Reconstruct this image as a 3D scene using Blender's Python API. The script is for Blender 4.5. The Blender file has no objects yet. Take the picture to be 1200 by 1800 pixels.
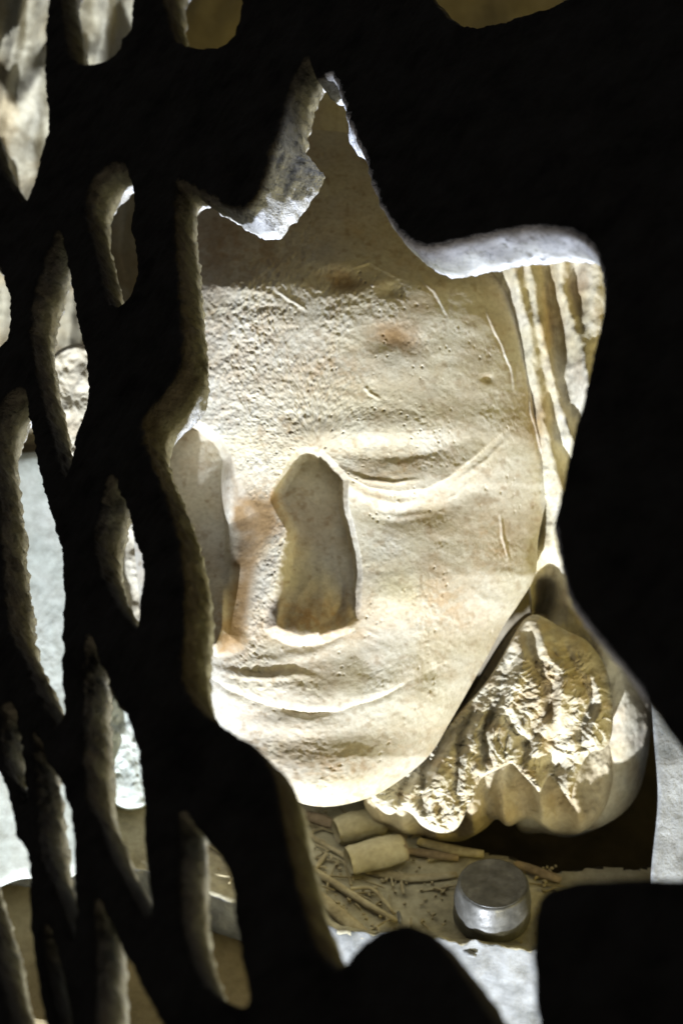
import bpy, bmesh, math
import numpy as np
from mathutils import Vector, Matrix

SC = bpy.context.scene
COL = SC.collection

# ------------------------------------------------------------------ camera
PITCH = math.radians(38.0)
FPX = 4430.0                       # focal length in photo pixels (1200 x 1800)
PX = 0.92 / FPX                    # metres per photo pixel at the face
CP, SP = math.cos(PITCH), math.sin(PITCH)
UPV = np.array([0.0, SP, CP])      # camera up in world
FWD = np.array([0.0, CP, -SP])     # camera forward in world
RGT = np.array([1.0, 0.0, 0.0])
_y0, _d0 = (900 - 1614) / FPX * 0.95, 0.95
CAM_H = -(_y0 * CP - _d0 * SP)     # ledge top lies at world z = 0
CAM = np.array([0.0, 0.0, CAM_H])

def cam2w(x, y, z):
    """right / up / forward metres from the viewpoint -> world"""
    x, y, z = np.asarray(x, float), np.asarray(y, float), np.asarray(z, float)
    return CAM + x[..., None] * RGT + y[..., None] * UPV + z[..., None] * FWD

def at(px, py, d):
    px, py, d = np.asarray(px, float), np.asarray(py, float), np.asarray(d, float)
    px, py, d = np.broadcast_arrays(px, py, d)
    return cam2w((px - 600) / FPX * d, (900 - py) / FPX * d, d)

def on_level(px, py, z=0.0):
    """where the sight line meets the horizontal plane at height z"""
    r = at(px, py, 1.0) - CAM
    t = (z - CAM[2]) / r[..., 2]
    return CAM + r * t[..., None]

cd = bpy.data.cameras.new('camera')
cam = bpy.data.objects.new('camera', cd); COL.objects.link(cam)
cam.location = CAM
cam.rotation_euler = (math.pi / 2 - PITCH, 0, 0)
cd.sensor_fit = 'VERTICAL'; cd.sensor_height = 24.0
cd.lens = 24.0 * FPX / 1800.0
cd.clip_start = 0.01; cd.clip_end = 50
cd.dof.use_dof = True
cd.dof.focus_distance = 0.862
cd.dof.aperture_fstop = cd.lens / 6.5
SC.camera = cam

# ------------------------------------------------------------------ world and lamps
w = bpy.data.worlds.new('World'); SC.world = w; w.use_nodes = True
w.node_tree.nodes['Background'].inputs[0].default_value = (0.9, 0.95, 1.0, 1)
w.node_tree.nodes['Background'].inputs[1].default_value = 0.05

def lamp(name, kind, pos, target, energy, color, size, spot=None):
    ld = bpy.data.lights.new(name, kind)
    ld.energy = energy; ld.color = color
    if kind == 'AREA':
        ld.shape = 'DISK'; ld.size = size
    else:
        ld.shadow_soft_size = size
    if kind == 'SPOT':
        ld.spot_size = spot; ld.spot_blend = 0.4
    o = bpy.data.objects.new(name, ld); COL.objects.link(o)
    p, t = Vector(pos), Vector(target)
    o.location = p
    o.rotation_euler = (t - p).to_track_quat('-Z', 'Y').to_euler()
    return o

FACE_C = cam2w(0.0, 0.0, 0.93)
# a hard torch-like lamp low inside the niche, in front of the ledge
KEY = cam2w(-0.35, -1.12, 0.33)
lamp('low_lamp', 'SPOT', KEY, FACE_C, 232.0, (0.82, 0.885, 1.0), 0.010, math.radians(48))
# added unseen fill lamp lighting the niche from its right-hand and upper side
lamp('side_fill', 'AREA', cam2w(0.62, -0.12, 0.58), FACE_C, 1.9, (1.0, 0.79, 0.20), 0.4)
# added unseen fill lamp low on the right, in place of bounced light
lamp('low_fill', 'AREA', cam2w(0.20, -0.55, 0.52), FACE_C, 2.3, (1.0, 0.94, 0.66), 0.22)

SC.view_settings.view_transform = 'Standard'
SC.view_settings.look = 'None'
SC.view_settings.exposure = 0.0
SC.view_settings.gamma = 1.0
SC.view_settings.use_curve_mapping = False
SC.cycles.max_bounces = 5; SC.cycles.diffuse_bounces = 3

# ------------------------------------------------------------------ noise
def vnoise2(x, y, seed=0):
    T = np.random.RandomState(seed).rand(256, 256)
    xi, yi = np.floor(x).astype(int), np.floor(y).astype(int)
    fx, fy = x - xi, y - yi
    fx, fy = fx * fx * (3 - 2 * fx), fy * fy * (3 - 2 * fy)
    a, b = T[xi & 255, yi & 255], T[(xi + 1) & 255, yi & 255]
    c, d = T[xi & 255, (yi + 1) & 255], T[(xi + 1) & 255, (yi + 1) & 255]
    return ((a * (1 - fx) + b * fx) * (1 - fy) + (c * (1 - fx) + d * fx) * fy) * 2 - 1

def fbm2(x, y, seed=0, octs=4, gain=0.5):
    s, a, t = 0.0, 1.0, 0.0
    for k in range(octs):
        s = s + a * vnoise2(x * 2 ** k + 17.3 * k, y * 2 ** k - 9.1 * k, seed + k)
        t += a; a *= gain
    return s / t

def vnoise3(p, seed=0):
    T = np.random.RandomState(seed).rand(64, 64, 64)
    i = np.floor(p).astype(int); f = p - i; f = f * f * (3 - 2 * f); i &= 63; j = (i + 1) & 63
    def g(a, b, c): return T[a, b, c]
    x0, y0, z0 = i.T; x1, y1, z1 = j.T; fx, fy, fz = f.T
    return (((g(x0, y0, z0) * (1 - fx) + g(x1, y0, z0) * fx) * (1 - fy) + (g(x0, y1, z0) * (1 - fx) + g(x1, y1, z0) * fx) * fy) * (1 - fz)
            + ((g(x0, y0, z1) * (1 - fx) + g(x1, y0, z1) * fx) * (1 - fy) + (g(x0, y1, z1) * (1 - fx) + g(x1, y1, z1) * fx) * fy) * fz) * 2 - 1

def cells2(x, y, seed=0):
    """distance to the nearest scattered point (unit cells) and that point's random value"""
    R = np.random.RandomState(seed); JX, JY, V = R.rand(128, 128), R.rand(128, 128), R.rand(128, 128)
    xi, yi = np.floor(x).astype(int), np.floor(y).astype(int)
    best = np.full(x.shape, 9.0); val = np.zeros(x.shape)
    for a in (-1, 0, 1):
        for b in (-1, 0, 1):
            u, v = (xi + a) & 127, (yi + b) & 127
            d = np.hypot(xi + a + JX[u, v] - x, yi + b + JY[u, v] - y)
            m = d < best
            best = np.where(m, d, best); val = np.where(m, V[u, v], val)
    return best, val

def sstep(e0, e1, x):
    t = np.clip((x - e0) / (e1 - e0), 0, 1)
    return t * t * (3 - 2 * t)

def dline(x, y, pts):
    """distance to a polyline, signed (+ to the right-hand side walking along it, image y down), and run 0..1"""
    best = np.full(x.shape, 1e9); sg = np.zeros(x.shape); run = np.zeros(x.shape)
    pts = np.array(pts, float)
    L = np.hypot(*(pts[1:] - pts[:-1]).T); cum = np.concatenate([[0], np.cumsum(L)])
    for k in range(len(pts) - 1):
        a, b = pts[k], pts[k + 1]
        ab = b - a
        t = np.clip(((x - a[0]) * ab[0] + (y - a[1]) * ab[1]) / (ab @ ab), 0, 1)
        qx, qy = x - a[0] - t * ab[0], y - a[1] - t * ab[1]
        d = np.hypot(qx, qy)
        m = d < best
        best = np.where(m, d, best)
        sg = np.where(m, np.sign(ab[0] * qy - ab[1] * qx), sg)
        run = np.where(m, (cum[k] + t * L[k]) / cum[-1], run)
    return best, sg, run

def ridge(x, y, pts, amp, wd, taper=True):
    d, s, r = dline(x, y, pts)
    k = np.sin(np.pi * np.clip(r, 0.02, 0.98)) ** 0.5 if taper else 1.0
    return amp * np.exp(-(d / wd) ** 2) * k

def inpoly(x, y, pts):
    """signed distance, + inside"""
    pts = list(pts); c = np.zeros(x.shape, bool)
    n = len(pts)
    for i in range(n):
        x1, y1 = pts[i]; x2, y2 = pts[(i + 1) % n]
        if y1 == y2: continue
        m = ((y1 > y) != (y2 > y)) & (x < (x2 - x1) * (y - y1) / (y2 - y1) + x1)
        c ^= m
    d, _, _ = dline(x, y, pts + [pts[0]])
    return np.where(c, d, -d)

def blob(x, y, cx, cy, rx, ry, amp, rot=0.0):
    c, s = math.cos(rot), math.sin(rot)
    u, v = (x - cx) * c + (y - cy) * s, -(x - cx) * s + (y - cy) * c
    return amp * np.exp(-(u / rx) ** 2 - (v / ry) ** 2)

def smooth_loop(pts, step, closed=True):
    """Catmull-Rom through points, resampled evenly"""
    P = np.array(pts, float); n = len(P); out = []
    rng = range(n) if closed else range(n - 1)
    for i in rng:
        p0, p1, p2, p3 = (P[(i - 1) % n], P[i], P[(i + 1) % n], P[(i + 2) % n]) if closed else \
            (P[max(i - 1, 0)], P[i], P[i + 1], P[min(i + 2, n - 1)])
        m = max(2, int(np.hypot(*(p2 - p1)[:2]) / step))
        t = np.linspace(0, 1, m, endpoint=False)[:, None]
        out.append(0.5 * (2 * p1 + (p2 - p0) * t + (2 * p0 - 5 * p1 + 4 * p2 - p3) * t ** 2 + (3 * p1 - p0 - 3 * p2 + p3) * t ** 3))
    if not closed: out.append(P[-1:])
    return np.concatenate(out)

# ------------------------------------------------------------------ object helpers
def tag(o, label=None, cat=None, group=None, kind=None):
    for k, v in (('label', label), ('category', cat), ('group', group), ('kind', kind)):
        if v: o[k] = v
    return o

def empty(name, loc):
    o = bpy.data.objects.new(name, None); COL.objects.link(o); o.location = Vector(loc)
    o.empty_display_size = 0.02
    return o

def mesh_obj(name, V, F, mat, parent=None, smooth=True, attr=None):
    me = bpy.data.meshes.new(name)
    V = np.asarray(V, float)
    org = np.zeros(3)
    if parent is not None:
        org = np.array(parent.location)
    elif len(V):
        org = np.array([V[:, 0].mean(), V[:, 1].mean(), V[:, 2].min()])
    V = V - org
    if isinstance(F, np.ndarray):
        k = F.shape[1]
        me.vertices.add(len(V)); me.vertices.foreach_set('co', V.ravel())
        me.loops.add(F.size); me.loops.foreach_set('vertex_index', F.ravel().astype(np.int32))
        me.polygons.add(len(F)); me.polygons.foreach_set('loop_start', np.arange(0, F.size, k, dtype=np.int32))
        me.update(calc_edges=True)
    else:
        me.from_pydata([tuple(v) for v in V], [], F)
    me.validate()
    if attr is not None:
        a = me.color_attributes.new('stain_light', 'FLOAT_COLOR', 'POINT')
        buf = np.ones((len(V), 4), np.float32); buf[:, :attr.shape[1]] = attr
        a.data.foreach_set('color', buf.ravel())
    me.polygons.foreach_set('use_smooth', np.full(len(me.polygons), smooth))
    me.materials.append(mat)
    o = bpy.data.objects.new(name, me); COL.objects.link(o)
    if parent is not None:
        o.parent = parent
    else:
        o.location = Vector(org)
    return o

def grid_faces(nr, nt, closed=True):
    i = np.arange(nr - 1)[:, None]; j = np.arange(nt if closed else nt - 1)[None, :]
    j2 = (j + 1) % nt
    return np.stack([i * nt + j, i * nt + j2, (i + 1) * nt + j2, (i + 1) * nt + j], -1).reshape(-1, 4)

def relief(name, outline, centre, hfun, depth, mat, parent=None, nr=100, nt=400, back=160, stain_light=None, inset=0.94, rounding=0.0):
    """A carved solid: front surface hfun(px, py) raised towards the viewer over an outline, with sides and a back"""
    L = smooth_loop(outline, 3.0)
    seg = np.hypot(*(np.roll(L, -1, 0) - L).T); cum = np.concatenate([[0], np.cumsum(seg)])
    s = np.linspace(0, cum[-1], nt, endpoint=False)
    LL = np.concatenate([L, L[:1]])
    ox, oy = np.interp(s, cum, LL[:, 0]), np.interp(s, cum, LL[:, 1])
    r = np.linspace(0.004, 1, nr) ** 0.85
    X = centre[0] + r[:, None] * (ox - centre[0])[None]; Y = centre[1] + r[:, None] * (oy - centre[1])[None]
    H = hfun(X, Y)
    if rounding:
        e = (1 - r)[:, None]
        H = H - rounding * np.clip(1 - e / 0.06, 0, 1) ** 2
    S = stain_light(X, Y) if stain_light else np.zeros(X.shape + (3,))
    rows = [(X, Y, H)]
    for f, b in ((1 - (1 - inset) * 0.15, 0.12), (1 - (1 - inset) * 0.4, 0.4), (inset, 1.0), (inset * 0.5, 1.05), (0.01, 1.05)):
        xs, ys = centre[0] + f * (ox - centre[0]), centre[1] + f * (oy - centre[1])
        rows.append((xs[None], ys[None], (H[-1] * (1 - min(b, 1.0)) + min(b, 1.0) * (H[-1].mean() - back) + (1 - b if b > 1 else 0) * 40)[None]))
    X = np.concatenate([a[0] for a in rows]); Y = np.concatenate([a[1] for a in rows]); H = np.concatenate([a[2] for a in rows])
    S = np.concatenate([S] + [S[-1:]] * 5)
    V = at(X.ravel(), Y.ravel(), depth - H.ravel() * PX)
    F = grid_faces(X.shape[0], nt)
    # image-clockwise winding faces the viewer after flipping
    o = mesh_obj(name, V, F, mat, parent, attr=S.reshape(-1, 3))
    bm = bmesh.new(); bm.from_mesh(o.data)
    ring0 = sorted((v for v in bm.verts if v.index < nt), key=lambda v: v.index)
    rl = sorted((v for v in bm.verts if v.index >= len(V) - nt), key=lambda v: v.index)
    bm.faces.new(ring0); bm.faces.new(rl)
    bmesh.ops.recalc_face_normals(bm, faces=bm.faces)
    bm.to_mesh(o.data); bm.free()
    o.data.polygons.foreach_set('use_smooth', np.ones(len(o.data.polygons), bool))
    return o

# ------------------------------------------------------------------ materials
def new_mat(name):
    m = bpy.data.materials.new(name); m.use_nodes = True
    nt = m.node_tree; nt.nodes.clear()
    out = nt.nodes.new('ShaderNodeOutputMaterial'); b = nt.nodes.new('ShaderNodeBsdfPrincipled')
    nt.links.new(b.outputs[0], out.inputs[0])
    return m, nt, b

def N(nt, kind, **kw):
    n = nt.nodes.new(kind)
    for k, v in kw.items():
        if isinstance(k, str) and k.startswith('i_'):
            n.inputs[k[2:].replace('_', ' ')].default_value = v
        else:
            setattr(n, k, v)
    return n

def noise_node(nt, scale, detail=5, rough=0.55, vec=None):
    n = N(nt, 'ShaderNodeTexNoise'); n.inputs['Scale'].default_value = scale
    n.inputs['Detail'].default_value = detail; n.inputs['Roughness'].default_value = rough
    if vec: nt.links.new(vec, n.inputs['Vector'])
    return n.outputs['Fac']

def ramp(nt, fac, stops):
    r = N(nt, 'ShaderNodeValToRGB')
    e = r.color_ramp.elements
    while len(e) < len(stops): e.new(0.5)
    for k, (p, c) in enumerate(stops):
        e[k].position = p; e[k].color = (*c, 1) if len(c) == 3 else c
    nt.links.new(fac, r.inputs[0])
    return r.outputs[0]

def mix(nt, fac, a, b, blend='MIX'):
    m = N(nt, 'ShaderNodeMix', data_type='RGBA', blend_type=blend)
    for s, v in ((m.inputs[0], fac), (m.inputs[6], a), (m.inputs[7], b)):
        if hasattr(v, 'links'): nt.links.new(v, s)
        elif isinstance(v, (int, float)): s.default_value = v
        else: s.default_value = (*v, 1)
    return m.outputs[2]

def stone(name, base, dark, light, scale=40.0, rough=0.85, bump=0.35, grain=900.0, bdist=0.0006, stains=None):
    m, nt, b = new_mat(name)
    tc = N(nt, 'ShaderNodeTexCoord').outputs['Object']
    big = noise_node(nt, scale, 6, 0.6, tc)
    c = ramp(nt, big, [(0.30, dark), (0.5, base), (0.70, light)])
    if stains:
        at_ = N(nt, 'ShaderNodeAttribute', attribute_name='stain_light')
        sp = N(nt, 'ShaderNodeSeparateColor'); nt.links.new(at_.outputs['Color'], sp.inputs[0])
        for k, colr in enumerate(stains):
            c = mix(nt, sp.outputs[k], c, colr)
    fine = noise_node(nt, grain * 0.5, 4, 0.65, tc)
    c = mix(nt, 0.55, c, ramp(nt, fine, [(0.25, (0.55, 0.52, 0.48)), (0.6, (1, 1, 1)), (0.8, (1, 1, 1))]), 'MULTIPLY')
    nt.links.new(c, b.inputs['Base Color'])
    b.inputs['Roughness'].default_value = rough
    b.inputs['Specular IOR Level'].default_value = 0.25
    f2 = noise_node(nt, grain, 5, 0.7, tc)
    bp = N(nt, 'ShaderNodeBump'); bp.inputs['Strength'].default_value = bump; bp.inputs['Distance'].default_value = bdist
    nt.links.new(f2, bp.inputs['Height']); nt.links.new(bp.outputs[0], b.inputs['Normal'])
    return m

M = {}
M['face'] = stone('weathered_marble', (0.545, 0.51, 0.425), (0.47, 0.415, 0.325), (0.60, 0.585, 0.52), 46, 0.8, 0.4, 1100, 0.0004,
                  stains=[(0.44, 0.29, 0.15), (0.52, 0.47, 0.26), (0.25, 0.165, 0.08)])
M['veil'] = stone('veil_marble', (0.52, 0.48, 0.38), (0.42, 0.36, 0.26), (0.60, 0.57, 0.48), 60, 0.95, 0.4, 900, 0.0005,
                  stains=[(0.36, 0.24, 0.12), (0.5, 0.45, 0.25), (0.2, 0.14, 0.08)])
M['screen'] = stone('screen_stone', (0.40, 0.385, 0.34), (0.16, 0.14, 0.11), (0.54, 0.54, 0.52), 75, 0.95, 1.0, 420, 0.0022)
_m = M['screen']; _nt = _m.node_tree
_b = next(n_ for n_ in _nt.nodes if n_.type == 'BSDF_PRINCIPLED')
_src = _b.inputs['Base Color'].links[0].from_socket
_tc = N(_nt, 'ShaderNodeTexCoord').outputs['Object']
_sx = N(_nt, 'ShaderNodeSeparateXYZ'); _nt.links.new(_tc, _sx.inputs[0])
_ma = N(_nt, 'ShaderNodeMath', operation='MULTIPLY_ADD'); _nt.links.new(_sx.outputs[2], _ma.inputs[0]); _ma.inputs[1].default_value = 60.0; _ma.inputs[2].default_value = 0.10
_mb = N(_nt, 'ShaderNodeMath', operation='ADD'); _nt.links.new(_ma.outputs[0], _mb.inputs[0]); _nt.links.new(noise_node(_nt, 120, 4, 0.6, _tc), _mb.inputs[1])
_front_shade = ramp(_nt, _mb.outputs[0], [(0.30, (0.12, 0.10, 0.085)), (0.70, (0.28, 0.275, 0.21)), (1.0, (1, 1, 1))])  # darker towards the outer face: shade painted into the colour
_at = N(_nt, 'ShaderNodeAttribute', attribute_name='stain_light')
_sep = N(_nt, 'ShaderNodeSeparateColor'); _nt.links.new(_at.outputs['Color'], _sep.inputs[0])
_lit_tone = ramp(_nt, noise_node(_nt, 260, 5, 0.7, _tc), [(0.32, (0.16, 0.165, 0.18)), (0.48, (0.62, 0.64, 0.70)), (0.7, (0.80, 0.82, 0.88))])  # pale tone that paints lamp light onto rims and chamfer
_nt.links.new(mix(_nt, _sep.outputs[1], mix(_nt, _sep.outputs[0], mix(_nt, 1.0, _src, _front_shade, 'MULTIPLY'), _lit_tone), (0.10, 0.075, 0.04)), _b.inputs['Base Color'])
M['ledge'] = stone('dusty_ledge', (0.40, 0.37, 0.26), (0.20, 0.175, 0.12), (0.54, 0.50, 0.37), 45, 0.95, 0.5, 700, 0.0006)
M['recess_shade'] = stone('dark_recess_shade', (0.03, 0.025, 0.018), (0.018, 0.015, 0.011), (0.05, 0.04, 0.03), 60, 0.95, 0.5, 500, 0.001)  # near-black tone standing in for deep shade in the gap
M['white'] = stone('white_marble', (0.22, 0.224, 0.22), (0.10, 0.104, 0.10), (0.34, 0.35, 0.35), 60, 0.8, 0.8, 500, 0.001)
M['slab'] = stone('grey_green_marble', (0.47, 0.50, 0.46), (0.35, 0.38, 0.35), (0.56, 0.58, 0.54), 38, 0.7, 0.2, 500, 0.0005)
M['wall'] = stone('niche_wall', (0.30, 0.26, 0.19), (0.20, 0.17, 0.11), (0.36, 0.32, 0.25), 12, 0.95, 0.6, 300, 0.002)
M['brown'] = stone('brown_step', (0.22, 0.18, 0.10), (0.16, 0.13, 0.07), (0.27, 0.22, 0.13), 25, 0.95, 0.3, 500, 0.0006)
M['paper'] = stone('filter_paper', (0.40, 0.36, 0.24), (0.30, 0.26, 0.16), (0.48, 0.44, 0.31), 90, 0.9, 0.3, 900, 0.0004)
M['straw'] = stone('dry_straw', (0.36, 0.31, 0.19), (0.24, 0.20, 0.12), (0.46, 0.41, 0.28), 120, 0.85, 0.3, 900, 0.0003)
M['twig'] = stone('grey_twig', (0.27, 0.21, 0.14), (0.17, 0.13, 0.085), (0.36, 0.29, 0.20), 120, 0.9, 0.3, 900, 0.0003)

# ------------------------------------------------------------------ the niche (setting)
def sheet(name, fn, nu, nv, mat, kind='structure'):
    u, v = np.meshgrid(np.linspace(0, 1, nu), np.linspace(0, 1, nv), indexing='ij')
    V = fn(u.ravel(), v.ravel())
    o = mesh_obj(name, V, grid_faces(nu, nv, False), mat)
    tag(o, kind=kind)
    return o

# ledge: top at z = 0 with a worn front edge, its front face drops away
edge_px = [(-500, 1420), (100, 1500), (390, 1575), (600, 1652), (760, 1672), (930, 1690), (1300, 1705), (1900, 1760)]
edge_w = smooth_loop([on_level(x, y)[:2] for x, y in edge_px], 0.004, closed=False)
_rec = np.array([on_level(x, y)[:2] for x, y in ((560, 1300), (700, 1440), (760, 1488), (880, 1500), (960, 1530), (1060, 1525), (1300, 1520))])
RECX, RECY = _rec[:, 0], _rec[:, 1]
RECY[0] = 1.2
CAPX = on_level(850, 1612)[0]
def ledge_fn(u, v):
    k = u * (len(edge_w) - 1)
    ex = np.interp(k, np.arange(len(edge_w)), edge_w[:, 0]); ey = np.interp(k, np.arange(len(edge_w)), edge_w[:, 1])
    n = fbm2(ex * 160, v * 20, 5)
    # v 0..0.5 the top from the back wall to the edge, 0.5..1 the front face
    t = np.clip(v / 0.6, 0, 1)
    y = np.where(v < 0.6, 0.95 + (ey - 0.95) * t ** 0.5, ey)
    z = np.where(v < 0.6, 0.0, -0.16 * np.clip((v - 0.6) / 0.4, 0, 1))
    chip = np.exp(-((v - 0.6) / 0.02) ** 2)
    y = y + n * 0.002 * (v > 0.4) + 0.0015 * chip
    z = z - 0.002 * chip * (0.6 + 0.4 * n) + 0.0012 * fbm2(ex * 60, y * 60, 9, 4) * (v < 0.58)
    z = z + (0.0018 * sstep(-0.03, 0.0, ex) + 0.0065 * np.exp(-((ex - CAPX + 0.012) / 0.052) ** 4)) * np.exp(-((y - ey - 0.002) / 0.004) ** 2) * (v < 0.66) * (0.8 + 0.5 * n)  # lip raised by the cap to throw shade on cap and collar cloth
    yb = np.interp(ex, RECX, RECY)
    z = z - 0.14 * sstep(0, 0.006, y - yb + 0.002 * n) * (v < 0.55)  # drop added so the gap behind the ledge stays dark
    y = y + np.where(v > 0.6, 0.002 * fbm2(ex * 120, z * 120, 11, 4), 0)
    return np.stack([ex, y, z], -1)
ledge = sheet('ledge', ledge_fn, 420, 220, M['ledge'])
ledge.data.materials.append(M['white']); ledge.data.materials.append(M['recess_shade'])
for p in ledge.data.polygons:
    if p.normal.z < 0.55 and p.normal.z > -0.9: p.material_index = 1
# normals of the ledge may point down if the winding is reversed
bm = bmesh.new(); bm.from_mesh(ledge.data)
for f in bm.faces:
    f.material_index = 1 if abs(f.normal.z) < 0.6 else 0
    c_ = f.calc_center_median() + ledge.location
    if c_.y > np.interp(c_.x, RECX, RECY) - 0.001: f.material_index = 2
bm.to_mesh(ledge.data); bm.free()

# lower brown step in front of the left part of the ledge
def step_fn(u, v):
    a = on_level(-500, 1500, -0.02); b = on_level(470, 1700, -0.02)
    x = a[0] + (b[0] - a[0]) * u
    ey = np.interp(x, edge_w[:, 0], edge_w[:, 1])
    t = np.clip(v / 0.7, 0, 1)
    y = ey + 0.02 - 0.085 * t
    z = -0.022 - np.where(v > 0.7, (v - 0.7) / 0.3 * 0.14, 0) + 0.0008 * fbm2(x * 80, y * 80, 21)
    return np.stack([x, y, z], -1)
sheet('lower_step', step_fn, 120, 60, M['brown'])

# back wall of the niche
def wall_fn(u, v):
    px, py = -700 + 2700 * u, -900 + 2900 * v
    d = 1.30 + 0.012 * fbm2(px / 90, py / 90, 31, 5)
    return at(px, py, d)
sheet('niche_wall', wall_fn, 160, 160, M['wall'])

# ------------------------------------------------------------------ the stone head
bust = empty('stone_head', on_level(800, 1470))
tag(bust, 'weathered pale stone head with closed eyes, veil and ruffled collar, behind the pierced screen', 'stone head')

OUT_R = [(110, 600), (200, 760), (330, 860), (460, 897), (560, 918), (640, 937), (720, 950), (800, 964), (850, 968), (900, 955), (950, 945), (1010, 940),
         (1060, 912), (1100, 885), (1150, 858), (1200, 830), (1270, 790), (1330, 752), (1380, 690), (1405, 640), (1418, 575)]
OUT_L = [(1410, 520), (1385, 440), (1330, 360), (1250, 300), (1150, 262), (1000, 240), (850, 232), (700, 232), (520, 242), (360, 280), (220, 370), (140, 470)]
face_outline = [(x, y) for y, x in OUT_R] + [(x, y) for y, x in OUT_L]
ry, rx = np.array(OUT_R).T
ly, lx = np.array([(110, 540)] + OUT_L[::-1] + [(1418, 560)]).T
PROF = np.array([(100, -560), (200, -400), (300, -255), (380, -150), (450, -74), (500, -30), (560, -11), (650, -2), (720, -1), (765, 2), (800, -4), (860, -12), (950, -4),
                 (1050, 6), (1120, 14), (1180, 26), (1230, 34), (1290, 34), (1340, 50), (1375, 58), (1400, 54), (1412, 34), (1420, -40)], float)
NOSE_P = [(538, 797), (562, 803), (584, 826), (602, 846), (600, 876), (606, 915), (618, 960), (627, 1002), (624, 1050), (622, 1090), (600, 1108), (566, 1122), (532, 1128), (498, 1118), (474, 1104), (482, 1070),
          (500, 1010), (508, 965), (513, 930), (500, 905), (486, 876), (498, 846), (520, 812)]
SOCK = [(322, 742), (352, 744), (385, 768), (404, 800), (416, 838), (434, 872), (456, 900), (458, 950), (448, 1000), (442, 1060), (440, 1100),
        (436, 1138), (404, 1156), (372, 1150), (330, 1120), (290, 1000), (280, 850), (295, 770)]

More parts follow.
